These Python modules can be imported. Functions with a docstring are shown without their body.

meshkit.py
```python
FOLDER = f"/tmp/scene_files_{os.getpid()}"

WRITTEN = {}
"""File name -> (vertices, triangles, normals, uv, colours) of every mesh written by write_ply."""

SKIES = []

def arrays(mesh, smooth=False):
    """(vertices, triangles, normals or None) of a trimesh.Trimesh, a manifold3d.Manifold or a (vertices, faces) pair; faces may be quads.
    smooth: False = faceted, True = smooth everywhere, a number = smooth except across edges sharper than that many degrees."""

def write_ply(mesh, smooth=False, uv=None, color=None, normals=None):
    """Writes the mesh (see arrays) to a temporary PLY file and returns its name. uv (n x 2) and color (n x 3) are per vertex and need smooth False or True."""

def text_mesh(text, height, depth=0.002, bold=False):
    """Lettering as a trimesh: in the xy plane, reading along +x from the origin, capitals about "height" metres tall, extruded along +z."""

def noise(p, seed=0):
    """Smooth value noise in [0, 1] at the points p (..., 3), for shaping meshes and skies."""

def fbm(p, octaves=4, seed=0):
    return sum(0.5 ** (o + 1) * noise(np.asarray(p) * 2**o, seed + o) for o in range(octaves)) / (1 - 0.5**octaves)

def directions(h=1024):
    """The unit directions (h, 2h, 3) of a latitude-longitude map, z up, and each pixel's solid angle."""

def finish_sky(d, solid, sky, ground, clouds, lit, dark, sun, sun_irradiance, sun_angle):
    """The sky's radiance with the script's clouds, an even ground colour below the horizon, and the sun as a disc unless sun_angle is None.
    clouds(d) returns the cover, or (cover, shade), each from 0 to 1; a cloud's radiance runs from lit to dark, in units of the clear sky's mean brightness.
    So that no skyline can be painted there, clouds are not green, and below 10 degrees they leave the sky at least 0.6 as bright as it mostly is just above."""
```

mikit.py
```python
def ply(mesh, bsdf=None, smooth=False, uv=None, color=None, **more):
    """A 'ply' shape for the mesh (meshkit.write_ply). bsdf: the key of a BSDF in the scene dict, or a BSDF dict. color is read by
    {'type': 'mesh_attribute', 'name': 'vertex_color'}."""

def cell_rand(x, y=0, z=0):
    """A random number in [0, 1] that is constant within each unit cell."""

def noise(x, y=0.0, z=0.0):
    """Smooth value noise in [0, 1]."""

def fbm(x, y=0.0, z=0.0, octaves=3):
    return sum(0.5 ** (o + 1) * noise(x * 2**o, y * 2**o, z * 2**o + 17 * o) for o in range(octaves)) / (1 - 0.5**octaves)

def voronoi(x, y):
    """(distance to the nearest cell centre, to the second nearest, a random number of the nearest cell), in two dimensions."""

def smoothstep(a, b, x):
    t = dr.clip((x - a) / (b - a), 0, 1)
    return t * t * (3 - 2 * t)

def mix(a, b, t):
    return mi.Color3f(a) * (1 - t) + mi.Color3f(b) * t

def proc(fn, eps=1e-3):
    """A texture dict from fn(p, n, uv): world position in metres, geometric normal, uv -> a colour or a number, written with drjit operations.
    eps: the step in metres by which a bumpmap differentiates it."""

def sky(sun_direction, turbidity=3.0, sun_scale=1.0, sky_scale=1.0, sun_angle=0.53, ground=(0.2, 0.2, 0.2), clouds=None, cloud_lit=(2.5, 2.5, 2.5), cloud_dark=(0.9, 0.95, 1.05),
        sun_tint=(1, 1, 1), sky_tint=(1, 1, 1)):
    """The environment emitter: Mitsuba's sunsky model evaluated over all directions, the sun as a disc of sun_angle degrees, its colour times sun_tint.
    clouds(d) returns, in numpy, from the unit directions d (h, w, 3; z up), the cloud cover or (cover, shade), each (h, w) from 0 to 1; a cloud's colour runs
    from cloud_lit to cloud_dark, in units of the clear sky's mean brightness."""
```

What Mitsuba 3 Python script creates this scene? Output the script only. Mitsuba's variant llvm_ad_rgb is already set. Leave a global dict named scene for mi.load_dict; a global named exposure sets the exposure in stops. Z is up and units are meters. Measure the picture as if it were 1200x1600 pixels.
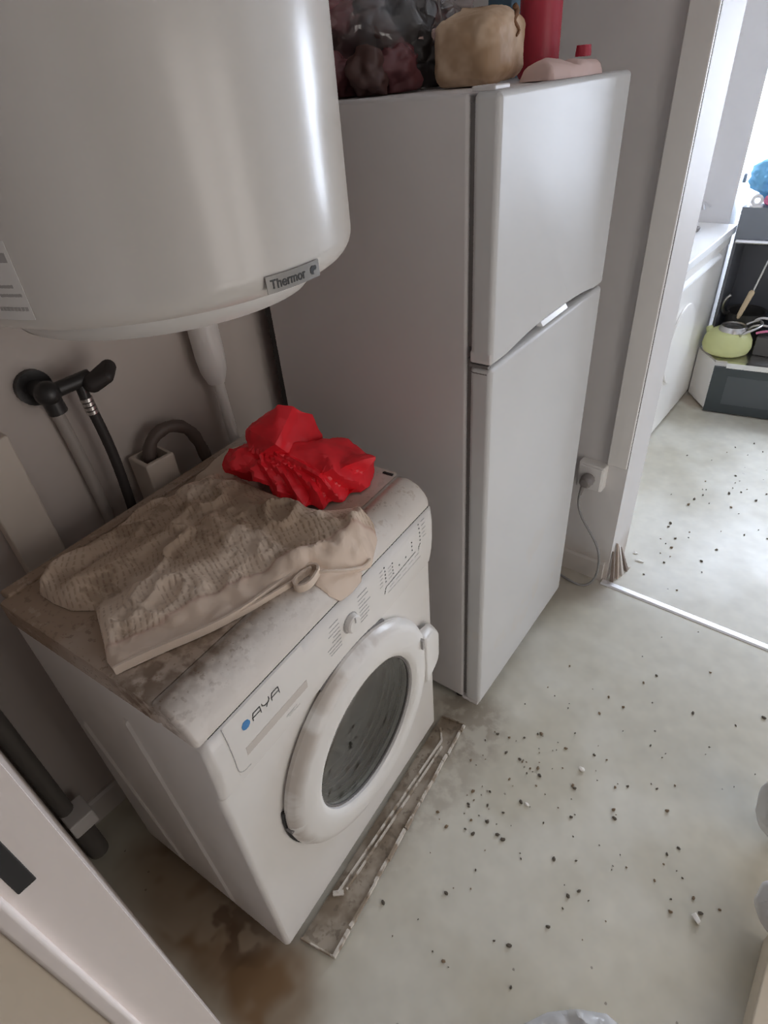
import math, random
import numpy as np, trimesh, mitsuba as mi, drjit as dr
import manifold3d as m3
import shapely.geometry as sg
from shapely import contains_xy
import mikit, meshkit
from mikit import proc, noise, fbm, voronoi, smoothstep, mix
T = mi.ScalarTransform4f
rng = np.random.default_rng(7)
scene, labels = {}, {}

# ------------------------------------------------------------------ camera, light, exposure
CAM = np.array([0.4934, -0.1509, 1.4021]); PITCH, YAW, ROLL, FPX = -0.6383, 2.3003, -0.0911, 926.7
f_ = np.array([math.cos(PITCH)*math.cos(YAW), math.cos(PITCH)*math.sin(YAW), math.sin(PITCH)])
r_ = np.cross(f_, [0, 0, 1]); r_ /= np.linalg.norm(r_); u_ = np.cross(r_, f_)
UP = -math.sin(ROLL)*r_ + math.cos(ROLL)*u_
scene['camera'] = {'type': 'perspective', 'fov': 2*math.degrees(math.atan(600/FPX)), 'fov_axis': 'x', 'near_clip': 0.01, 'far_clip': 100,
                   'to_world': T().look_at(origin=CAM.tolist(), target=(CAM+f_).tolist(), up=UP.tolist())}
exposure = 0.14
WINDOW_FAR = (12.2, 13.7, 16.2)      # daylight through the kitchen window
WINDOW_HALL = (2.2, 2.06, 1.95)      # frosted glazed door in the hallway's right wall
ADDED_LAMP_BACK = (.6, .48, .38)         # ceiling lamp added for fill in the unseen room behind the camera

# ------------------------------------------------------------------ materials
def bs(key, d, two=True):
    scene[key] = {'type': 'twosided', 'nested': d} if two else d
def pr(key, col, rough=0.5, **kw):
    c = col if isinstance(col, dict) else {'type': 'rgb', 'value': list(col)}
    bs(key, {'type': 'principled', 'base_color': c, 'roughness': rough, **kw})
def bump(key, col, rough, tex, **kw):
    c = col if isinstance(col, dict) else {'type': 'rgb', 'value': list(col)}
    bs(key, {'type': 'bumpmap', 'arbitrary': tex, 'scale': 1.0, 'bsdf': {'type': 'principled', 'base_color': c, 'roughness': rough, **kw}})
C = mi.Color3f
def blob(p, x, y, rx, ry=None, ang=0.0, k=9.0, amp=0.5):
    ry = ry or rx; c, s = math.cos(ang), math.sin(ang)
    dx, dy = p.x - x, p.y - y
    u = (dx*c + dy*s)/rx; v = (-dx*s + dy*c)/ry
    d = dr.sqrt(u*u + v*v) + amp*(fbm(p.x*k, p.y*k, 3.1, 4) - 0.5)*2
    return 1 - smoothstep(0.45, 1.05, d)
def floor_col(p, n, uv):
    a = fbm(p.x*5, p.y*5, 0, 4); b = fbm(p.x*1.7+9, p.y*1.7, 4, 3); c = fbm(p.x*30, p.y*30, 1, 3)
    col = mix((.51, .48, .395), (.61, .59, .515), smoothstep(.3, .7, a))
    col = mix(col, mi.Color3f(.49, .475, .38), .55*smoothstep(.5, .72, b))
    col = col*(0.93 + 0.14*c)
    rust_shade = dr.maximum(blob(p, -.20, -.07, .30, .14, .05, 6, .3), blob(p, .0, -.07, .15, .10, .2, 6, .35))  # rust stain, darkened further for the shaded gap beside the machine
    col = mix(col, mi.Color3f(.20, .12, .06), rust_shade*(.72 + .28*smoothstep(.35, .6, fbm(p.x*12, p.y*12, 2, 3))))
    dk = blob(p, -.12, -.06, .10, .07, 0)
    col = mix(col, mi.Color3f(.10, .055, .03), .8*dk*smoothstep(.42, .6, fbm(p.x*24, p.y*24, 5, 3)))
    dust = dr.maximum(blob(p, -.01, .64, .15, .17, 0, 9, .4), .6*blob(p, .02, .40, .10, .38, -.05, 9, .4))
    col = mix(col, mi.Color3f(.23, .185, .14), .7*dust*(.4 + .6*smoothstep(.3, .65, fbm(p.x*40, p.y*40, 7, 4))))
    col = mix(col, mi.Color3f(.30, .25, .20), .55*blob(p, -.05, 1.28, .22, .14, .2, 10))
    sp = voronoi(p.x*38, p.y*38)
    col = mix(col, mi.Color3f(.13, .10, .08), dr.select((sp[0] < .09) & (sp[2] > .93) & (b > .45), .6, 0.0))
    col = mix(col, mi.Color3f(.30, .22, .16), .6*blob(p, -.04, 2.80, .12, .10, 0, 12))
    return col
def floor_rough(p, n, uv):
    return .24 + .20*fbm(p.x*7, p.y*7, 3, 3)
pr('mat_floor', proc(floor_col), proc(floor_rough), specular=.5)
def wall_col(p, n, uv):
    a = fbm(p.x*3, p.y*3, p.z*3, 3)
    return mix((.45, .40, .37), (.51, .46, .425), a)
pr('mat_wall', proc(wall_col), .6)
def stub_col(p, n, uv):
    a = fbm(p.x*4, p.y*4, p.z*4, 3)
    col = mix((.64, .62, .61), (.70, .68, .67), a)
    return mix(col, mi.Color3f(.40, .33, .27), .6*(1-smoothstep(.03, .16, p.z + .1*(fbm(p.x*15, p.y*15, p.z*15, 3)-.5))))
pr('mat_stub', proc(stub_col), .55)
pr('mat_kitchen_wall', (.84, .84, .85), .45)
pr('mat_ceiling', (.75, .73, .71), .7)
pr('mat_jamb', (.72, .66, .63), .4)
pr('mat_jamb_beige', (.62, .54, .44), .45)
pr('mat_skirting', (.55, .51, .47), .45)
pr('mat_cream', (.54, .48, .42), .5)
pr('mat_conduit', (.36, .325, .30), .5)
pr('mat_trim', (.42, .34, .28), .6)
pr('mat_trim_dark', (.24, .19, .16), .6)
pr('mat_trunking', (.74, .72, .69), .4)
pr('mat_white_plastic', (.72, .70, .68), .35)
pr('mat_grey_plastic', (.22, .20, .19), .45)
pr('mat_dark_grey', (.12, .11, .10), .5)
pr('mat_brown_hose', (.10, .075, .065), .5)
pr('mat_black_metal', (.025, .024, .024), .38)
pr('mat_black_rubber', (.03, .026, .025), .55)
pr('mat_dark', (.02, .02, .02), .6)
pr('mat_steel', (.62, .60, .58), .28, metallic=1.0)
pr('mat_brass', (.55, .42, .25), .3, metallic=1.0)
pr('mat_chrome', (.85, .85, .87), .12, metallic=1.0)
pr('mat_heater', (.58, .56, .53), .24, clearcoat=.5, clearcoat_gloss=.9)
pr('mat_heater_under', (.60, .59, .57), .4)
pr('mat_plate_grey', (.26, .25, .235), .4, metallic=.3)
pr('mat_label_paper', (.66, .65, .63), .6)
pr('mat_print', (.035, .035, .035), .5)
pr('mat_print_grey', (.36, .35, .34), .5)
pr('mat_blue', (.06, .22, .48), .4)
pr('mat_fridge_side', (.60, .575, .57), .42)
def fridge_col(p, n, uv):
    a = fbm(p.x*5, p.y*5, p.z*4, 3)
    col = mix((.55, .55, .55), (.59, .59, .585), a)
    s = smoothstep(.62, .74, fbm(p.x*16+4, p.y*16, p.z*10, 4))
    return mix(col, mi.Color3f(.58, .54, .49), .35*s*(1-smoothstep(.25, .75, p.z)))
pr('mat_fridge', proc(fridge_col), .42, specular=.3)
pr('mat_gasket', (.16, .15, .145), .6)
def to_local(p):     # machine frame: turned 5.5 degrees against the room
    c, s = math.cos(TH), math.sin(TH)
    return p.x*c + p.y*s, -p.x*s + p.y*c
TH = 0.0959
def machine_col(p, n, uv):
    a = fbm(p.x*6, p.y*6, p.z*6, 3)
    return mix((.69, .67, .64), (.73, .71, .685), a)
pr('mat_machine', proc(machine_col), .32, clearcoat=.2)
def top_col(p, n, uv):
    x, y = to_local(p)
    d1 = fbm(x*16, y*16, p.z*16, 4); d2 = fbm(x*70, y*70, p.z*70, 4); d3 = fbm(x*6, y*6, p.z*6, 3); d4 = fbm(x*160, y*160, p.z*160, 3)
    back = 1 - smoothstep(-.075, .0, x + .05*(d1-.5))
    side = 1 - .75*smoothstep(.42, .56, y)
    col = mix((.66, .62, .575), (.33, .24, .175), dr.clip(back*side*(.55 + .6*smoothstep(.3, .65, d3)), 0, 1))
    zone = dr.exp(-dr.square((x + .085 + .05*(d1-.5))/.055))*(1 - smoothstep(.24, .36, y))
    col = mix(col, mi.Color3f(.16, .11, .075), dr.clip(.95*zone*smoothstep(.36, .62, d2*.7 + d1*.3), 0, 1))
    spk = smoothstep(.60, .70, d4)*dr.clip(back + .35*(1 - smoothstep(-.03, .012, x)), 0, 1)
    col = mix(col, mi.Color3f(.20, .145, .10), .55*spk*side)
    smear = smoothstep(.62, .74, d2)*(1 - smoothstep(-.02, .012, x))*smoothstep(.4, .6, d3)
    return mix(col, mi.Color3f(.45, .37, .30), .55*smear)
pr('mat_machine_top', proc(top_col), .5)
def top_bump(p, n, uv):
    x, y = to_local(p)
    return .0012*smoothstep(.55, .75, fbm(x*60, y*60, 2, 3))
def ring_col(p, n, uv):
    x, y = to_local(p)
    r = dr.sqrt(dr.square(y-.307) + dr.square(p.z-.38)); ang = dr.atan2(p.z-.38, y-.307)
    up = smoothstep(.198, .222, r + .012*(fbm(ang*4, r*20, 1, 3)-.5))*smoothstep(.30, .62, fbm(ang*6+3, r*25, 1, 4))*smoothstep(-.1, .7, dr.cos(ang-2.45))
    return mix((.72, .705, .68), (.34, .27, .21), dr.clip(.55*up, 0, 1))
pr('mat_door_ring', proc(ring_col), .28, clearcoat=.3)
bs('mat_door_glass', {'type': 'thindielectric', 'int_ior': 1.5, 'specular_transmittance': {'type': 'rgb', 'value': [.62, .63, .60]}}, two=False)
pr('mat_drum', (.07, .07, .066), .8, specular=.1)
pr('mat_bellows', (.11, .11, .105), .8, specular=.1)
def plinth_col(p, n, uv):
    a = fbm(p.x*26, p.y*26, 3, 4); b = fbm(p.x*90, p.y*90, 8, 3)
    col = mix((.36, .31, .25), (.20, .155, .11), smoothstep(.3, .7, a))
    return mix(col, mi.Color3f(.10, .075, .05), .5*smoothstep(.58, .75, b))
pr('mat_plinth', proc(plinth_col), .6)
def plinth_rim_col(p, n, uv):
    b = fbm(p.x*60, p.y*60, 2, 3)
    return mix((.60, .56, .50), (.30, .24, .18), smoothstep(.45, .7, b))
pr('mat_plinth_rim', proc(plinth_rim_col), .5)
def towel_col(p, n, uv):
    x, y = to_local(p)
    d = fbm(x*9+3, y*9, 2, 4); e = fbm(x*40, y*40, 6, 4)
    # rotated weave frame, along the hem
    c, s = math.cos(1.06), math.sin(1.06)
    u, v = x*c + y*s, -x*s + y*c
    w1, w2 = 7.0*fbm(x*22, y*22, 4, 3), 7.0*fbm(x*22, y*22, 9, 3)
    weave = 1 - (1 - smoothstep(.15, .7, dr.abs(dr.sin(u*math.pi/.0085 + w1))))*smoothstep(.25, .7, dr.abs(dr.sin(v*math.pi/.0105 + w2)))*smoothstep(.3, .5, fbm(x*60, y*60, 3, 2))
    col = mix((.70, .585, .48), (.47, .36, .27), smoothstep(.40, .66, d))
    col = mix(col, mi.Color3f(.27, .19, .13), .65*smoothstep(.56, .74, e)*smoothstep(.3, .6, d))
    st = 1 - smoothstep(.4, 1.1, dr.sqrt(dr.square((x+.17)/.13) + dr.square((y-.37)/.10)) + 1.2*(fbm(x*12, y*12, 3, 4)-.5))
    col = mix(col, mi.Color3f(.30, .21, .145), .7*st)
    hd = hemdist(x, y)
    plain = 1 - smoothstep(.040, .046, hd)
    col = col*mix((.80, .76, .73), (1.0, 1.0, 1.0), dr.maximum(weave, plain))
    pink = dr.exp(-dr.square((hd-.043)/.0045))
    col = mix(col, mi.Color3f(.42, .25, .20), .6*pink)
    return mix(col, mi.Color3f(.64, .52, .43), .6*plain)
def hemdist(x, y):   # distance to the front hem line of the towel, in the machine's top plane
    # hem from (-.136, .004) to (-.035, .246)
    return -((x + .136)*.9229 - (y - .004)*.3852)
def towel_bump(p, n, uv):
    x, y = to_local(p)
    c, s = math.cos(1.06), math.sin(1.06)
    u, v = x*c + y*s, -x*s + y*c
    w1, w2 = 7.0*fbm(x*22, y*22, 4, 3), 7.0*fbm(x*22, y*22, 9, 3)
    w = 1 - (1 - smoothstep(.1, .8, dr.abs(dr.sin(u*math.pi/.0085 + w1))))*smoothstep(.2, .7, dr.abs(dr.sin(v*math.pi/.0105 + w2)))
    return .0014*w*smoothstep(.040, .046, hemdist(x, y)) + .001*fbm(x*90, y*90, 3, 3)
bump('mat_towel', proc(towel_col), .9, proc(towel_bump, eps=8e-4), sheen=.3)
pr('mat_towel_edge', (.62, .52, .43), .9)
pr('mat_red_bag', (.72, .018, .030), .38, specular=.5)
pr('mat_red_plastic', (.42, .035, .06), .4)
pr('mat_teal', (.12, .22, .30), .5)
def bread_col(p, n, uv):
    a = fbm(p.x*20, p.y*20, p.z*20, 4)
    return mix((.66, .50, .36), (.42, .27, .16), smoothstep(.35, .7, a))
pr('mat_bread', proc(bread_col), .5, clearcoat=.4)
pr('mat_bread_crack', (.20, .10, .05), .8)
pr('mat_pink', (.62, .45, .41), .6)
for i, c in enumerate([(.045, .022, .018), (.075, .035, .03), (.03, .026, .025), (.16, .08, .08), (.30, .26, .25), (.13, .04, .045)]):
    pr('mat_lump_%03d' % i, c, .45, clearcoat=.3)
scene['mat_film'] = {'type': 'blendbsdf', 'weight': .035, 'a': {'type': 'thindielectric', 'int_ior': 1.4}, 'b': {'type': 'twosided', 'nested': {'type': 'roughplastic', 'diffuse_reflectance': {'type': 'rgb', 'value': [.75, .76, .78]}, 'alpha': .12}}}
scene['mat_film_milky'] = {'type': 'blendbsdf', 'weight': .5, 'a': {'type': 'thindielectric', 'int_ior': 1.4}, 'b': {'type': 'twosided', 'nested': {'type': 'roughplastic', 'diffuse_reflectance': {'type': 'rgb', 'value': [.75, .76, .78]}, 'alpha': .12}}}
pr('mat_bag_white', (.56, .56, .56), .35, clearcoat=.3)
pr('mat_board_beige', (.55, .49, .40), .5)
pr('mat_crumb', (.10, .085, .065), .9)
pr('mat_crumb_brown', (.19, .14, .09), .9)
pr('mat_plaster', (.80, .78, .73), .8)
pr('mat_aluminium', (.86, .86, .87), .3, metallic=.7)
pr('mat_kitchen_white', (.80, .78, .75), .35)
pr('mat_worktop', (.86, .87, .87), .2)
pr('mat_oven_door', (.045, .055, .058), .12)
pr('mat_oven_window', (.075, .085, .09), .08)
pr('mat_rack_hazed', (.13, .135, .15), .45)  # black metal, with the kitchen haze mixed into its colour
pr('mat_rack_glare', (.20, .22, .25), .4)  # front apron paler still, glare put into the colour
pr('mat_lime', (.62, .64, .30), .4)
pr('mat_lime_pale', (.66, .70, .36), .4)
pr('mat_wood', (.62, .49, .32), .6)
pr('mat_pan', (.10, .095, .09), .35, metallic=.4)
pr('mat_blue_bag_backlit', (.22, .58, .90), .25)  # blue lightened so the colour carries the window backlight
pr('mat_pink_bag', (.75, .22, .38), .35)
pr('mat_cable', (.25, .245, .24), .5)

# ------------------------------------------------------------------ mesh helpers
def add(key, mesh, mat, smooth=False, **kw):
    scene[key] = mikit.ply(mesh, mat, smooth=smooth, **kw); return key
def L(key, label=None, cat=None, group=None, kind=None):
    d = {}
    if label: d['label'] = label
    if cat: d['category'] = cat
    if group: d['group'] = group
    if kind: d['kind'] = kind
    labels[key] = d
def num(base, i): return base if i == 0 else '%s_%03d' % (base, i)
def box(x0, x1, y0, y1, z0, z1):
    return trimesh.creation.box(bounds=[[x0, y0, z0], [x1, y1, z1]])
_S = trimesh.creation.icosphere(subdivisions=2).vertices
def rbox(x0, x1, y0, y1, z0, z1, r=.006):
    pts = [np.array([x, y, z]) + _S*r for x in (x0+r, x1-r) for y in (y0+r, y1-r) for z in (z0+r, z1-r)]
    return trimesh.convex.convex_hull(np.vstack(pts))
def hull(pts): return trimesh.convex.convex_hull(np.asarray(pts, float))
def cat(*ms): return trimesh.util.concatenate([m for m in ms])
def cyl(p0, p1, r, n=24, r1=None):
    p0, p1 = np.asarray(p0, float), np.asarray(p1, float)
    return tube([p0, p1], [r, r if r1 is None else r1], n)
def tube(path, r, n=12, caps=True):
    P = np.asarray(path, float); k = len(P); R = np.broadcast_to(np.asarray(r, float), (k,))
    t = np.gradient(P, axis=0); t /= np.linalg.norm(t, axis=1, keepdims=True)
    a = np.cross(t[0], [0, 0, 1] if abs(t[0][2]) < .9 else [1, 0, 0]); a /= np.linalg.norm(a)
    V = []; th = np.arange(n)*2*np.pi/n
    for i in range(k):
        a = a - t[i]*(a@t[i]); a /= np.linalg.norm(a); b = np.cross(t[i], a)
        V.append(P[i] + R[i]*(np.cos(th)[:, None]*a + np.sin(th)[:, None]*b))
    V = np.vstack(V); F = []
    for i in range(k-1):
        for j in range(n):
            q = [i*n+j, i*n+(j+1) % n, (i+1)*n+(j+1) % n, (i+1)*n+j]
            F += [[q[0], q[1], q[2]], [q[0], q[2], q[3]]]
    if caps:
        V = np.vstack([V, P[:1], P[-1:]]); c0, c1 = k*n, k*n+1
        for j in range(n):
            F += [[c0, (j+1) % n, j], [c1, (k-1)*n+j, (k-1)*n+(j+1) % n]]
    return trimesh.Trimesh(V, F, process=False)
def smoothpath(pts, n=40):
    from scipy.interpolate import CubicSpline
    P = np.asarray(pts, float); s = np.r_[0, np.cumsum(np.linalg.norm(np.diff(P, axis=0), axis=1))]
    return CubicSpline(s, P)(np.linspace(0, s[-1], n))
def lathe(prof, n=64, origin=(0, 0, 0), axis='z'):
    m = trimesh.creation.revolve(np.asarray(prof, float), sections=n)
    if axis == 'x':
        m.apply_transform(np.array([[0, 0, 1, 0], [1, 0, 0, 0], [0, 1, 0, 0], [0, 0, 0, 1.]]))
    m.apply_translation(origin); return m
def prism(poly, axis, lo, hi):
    """poly: 2D points; axis 'y': poly is (x, z); 'x': (y, z); 'z': (x, y)."""
    p = poly if hasattr(poly, 'exterior') else sg.Polygon(poly)
    m = trimesh.creation.extrude_polygon(p, hi-lo, engine='earcut'); v = m.vertices.copy(); v[:, 2] += lo
    if axis == 'y': v = v[:, [0, 2, 1]]
    if axis == 'x': v = v[:, [2, 0, 1]]
    m = trimesh.Trimesh(v, m.faces, process=False); m.fix_normals(); return m
def man(m):
    return m3.Manifold(m3.Mesh(vert_properties=np.asarray(m.vertices, np.float32), tri_verts=np.asarray(m.faces, np.uint32)))
def unman(M):
    q = M.to_mesh(); return trimesh.Trimesh(np.array(q.vert_properties[:, :3]), np.array(q.tri_verts), process=False)
def rotz(m, ang, loc=(0, 0, 0)):
    m = m.copy(); m.apply_transform(trimesh.transformations.rotation_matrix(ang, [0, 0, 1])); m.apply_translation(loc); return m
def crumple(shape_pts, sub=3, amp=.012, k=30, seed=0, crease=True):
    """Closed crumpled skin: hull of the points, subdivided and folded by ridged noise."""
    m = hull(shape_pts)
    M = man(m).refine_to_length(.010 if sub >= 3 else .018); m = unman(M)
    m = trimesh.Trimesh(m.vertices, m.faces, process=True)
    trimesh.smoothing.filter_taubin(m, iterations=4)
    v = m.vertices.copy(); n = m.vertex_normals
    a = meshkit.fbm(v*k + seed*7.3, 3, seed)
    d = 1 - 2*np.abs(a - .5)*2.2 if crease else a - .5
    m.vertices = v + n*((d-.5)*amp)[:, None]; return m
def folds(pts, knot, amp, k, seed, radial=True):
    """closed skin of thin plastic: facets of the hull with sharp ridges running out from the knot"""
    m = unman(man(hull(pts)).refine_to_length(.006)); m = trimesh.Trimesh(m.vertices, m.faces, process=True)
    v = m.vertices.copy(); n = m.vertex_normals; d = v - np.array(knot); a = np.arctan2(d[:, 2], d[:, 1]) + .6*d[:, 0]/.1; rr_ = np.linalg.norm(d, axis=1)
    w = a*k + 2.2*(meshkit.fbm(v*14 + seed, 3, seed)-.5)*2
    tri = np.abs((w/ math.pi) % 2 - 1)          # sharp ridges
    f = meshkit.fbm(v*38 + seed*2, 3, seed+2)
    h = (tri-.5)*amp*np.clip(rr_/.06, .2, 1.2) + (np.abs(f-.5)*2-.3)*amp*.55
    m.vertices = v + n*h[:, None]; return m
def text(s, h, depth=.0006, bold=False): return meshkit.text_mesh(s, h, depth, bold)
def on_front(m, y, z, x, tilt=0):   # lettering from its xy plane on to a face that looks along +x (machine frame): reads along +y, up z
    v = m.vertices; m2 = trimesh.Trimesh(np.c_[v[:, 2] + x, v[:, 0] + y, v[:, 1] + z], m.faces, process=False); return m2

# ------------------------------------------------------------------ the room
XL, XR, YF, YS, YE, ZC, XS = -.575, 1.30, -.158, 1.365, 1.53, 2.45, .088
YK, XK = 3.45, 2.5
def S(key, mesh, mat, smooth=False, label=None):
    add(key, mesh, mat, smooth); L(key, label, None, None, 'structure')
S('floor', box(XL-.1, XK+.1, -2.3, YK+.1, -.05, 0), 'mat_floor')
S('ceiling', box(XL-.1, XK+.1, -2.3, YK+.1, ZC, ZC+.05), 'mat_ceiling')
S('wall_left', box(XL-.1, XL, YF-.1, YK+.1, 0, ZC), 'mat_wall')
S('wall_front', cat(box(XL, .185, YF-.10, YF, 0, ZC), box(1.06, XR, YF-.10, YF, 0, ZC), box(.185, 1.06, YF-.10, YF, 2.06, ZC)), 'mat_wall')
S('wall_right', cat(box(XR, XR+.1, YF-.1, .05, 0, ZC), box(XR, XR+.1, .85, YS, 0, ZC), box(XR, XR+.1, .05, .85, 1.55, ZC), box(XR, XR+.1, .05, .85, 0, .12)), 'mat_wall')
S('wall_partition', cat(box(XL, XS, YS, YE, 0, ZC), box(XR, XK, YS, YE, 0, ZC)), 'mat_stub')
S('wall_kitchen_right', box(XK, XK+.1, YE, YK, 0, ZC), 'mat_kitchen_wall')
WX0, WX1, WZ0, WZ1 = -.235, 1.05, .76, 1.66
S('wall_back', cat(box(XL, WX0, YK, YK+.1, 0, ZC), box(WX1, XK, YK, YK+.1, 0, ZC), box(WX0, WX1, YK, YK+.1, 0, WZ0), box(WX0, WX1, YK, YK+.1, WZ1, ZC)), 'mat_kitchen_wall')
S('wall_column', box(XL, -.137, 2.995, YK, 0, ZC), 'mat_kitchen_wall')
S('wall_behind', cat(box(-.8, -.7, -2.3, YF-.1, 0, ZC), box(1.9, 2.0, -2.3, YF-.1, 0, ZC), box(-.8, 2.0, -2.3, -2.2, 0, ZC)), 'mat_wall')
S('baseboard_partition', prism([(YS-.012, 0), (YS, 0), (YS, .075), (YS-.006, .075), (YS-.012, .068)], 'x', XL, XS-.012), 'mat_skirting')
S('baseboard_left', prism([(XL, 0), (XL+.012, 0), (XL+.012, .068), (XL+.006, .075), (XL, .075)], 'y', YF, YS-.012), 'mat_skirting')
# window of the kitchen: frame, transom, two lower and upper panes
def window(key, x0, x1, z0, z1, y, rad, along='x', zt=1.075):
    fr = []; w = .045; ps = []
    xm = (x0+x1)/2
    for a, b, c, d in ((x0, x0+w, z0, z1), (x1-w, x1, z0, z1), (x0, x1, z0, z0+w), (x0, x1, z1-w, z1), (xm-.04, xm+.04, z0, z1), (x0, x1, zt-.025, zt+.025)):
        fr.append((a, b, c, d))
    def bb(a, b, c, d, t0, t1): return box(a, b, y+t0, y+t1, c, d) if along == 'x' else box(y+t0, y+t1, a, b, c, d)
    add(key+'__frame', cat(*[bb(*q, -.02, .05) for q in fr]), 'mat_white_plastic')
    i = 0
    for a, b in ((x0+w, xm-.04), (xm+.04, x1-w)):
        for c, d in ((z0+w, zt-.025), (zt+.025, z1-w)):
            if along == 'x':
                m = trimesh.Trimesh([[a, y+.02, c], [b, y+.02, c], [b, y+.02, d], [a, y+.02, d]], [[0, 1, 2], [0, 2, 3]], process=False)
            else:
                m = trimesh.Trimesh([[y+.02, a, c], [y+.02, b, c], [y+.02, b, d], [y+.02, a, d]], [[0, 2, 1], [0, 3, 2]], process=False)
            k = num(key+'__pane', i); i += 1
            add(k, m, 'mat_white_plastic'); scene[k]['emitter'] = {'type': 'area', 'radiance': {'type': 'rgb', 'value': list(rad)}}
    L(key, None, None, None, 'structure')
window('window_1', WX0, WX1, WZ0, WZ1, YK, WINDOW_FAR)
add('window_1__handle', tube(smoothpath([(-.170, YK-.02, 1.125), (-.165, YK-.045, 1.10), (-.175, YK-.05, 1.08)], 10), .008), 'mat_chrome', 40)
window('window_2', .05, .85, .12, 1.55, XR, WINDOW_HALL, 'y', .85)
# doorway where the camera stands: jamb, bright stop bead, strike plate
JX = .190
add('door_1__jamb', cat(box(JX-.02, JX, YF-.065, YF+.001, 0, 2.06), box(1.04, 1.06, YF-.10, YF+.001, 0, 2.06), box(JX, 1.04, YF-.10, YF+.001, 2.04, 2.06)), 'mat_jamb')
add('door_1__stop_bead', rbox(JX-.02, JX+.010, YF-.052, YF-.0405, 0, 2.04, .003), 'mat_jamb', 30)
add('door_1__casing', box(JX-.02, JX+.006, YF-.135, YF-.052, 0, 2.04), 'mat_jamb_beige')
sp = rbox(JX-.004, JX+.0012, YF-.0345, YF-.0225, 1.000, 1.075, .0009)
add('door_1__strike_plate', sp, 'mat_dark', 30)
L('door_1', None, None, None, 'structure')

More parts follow.
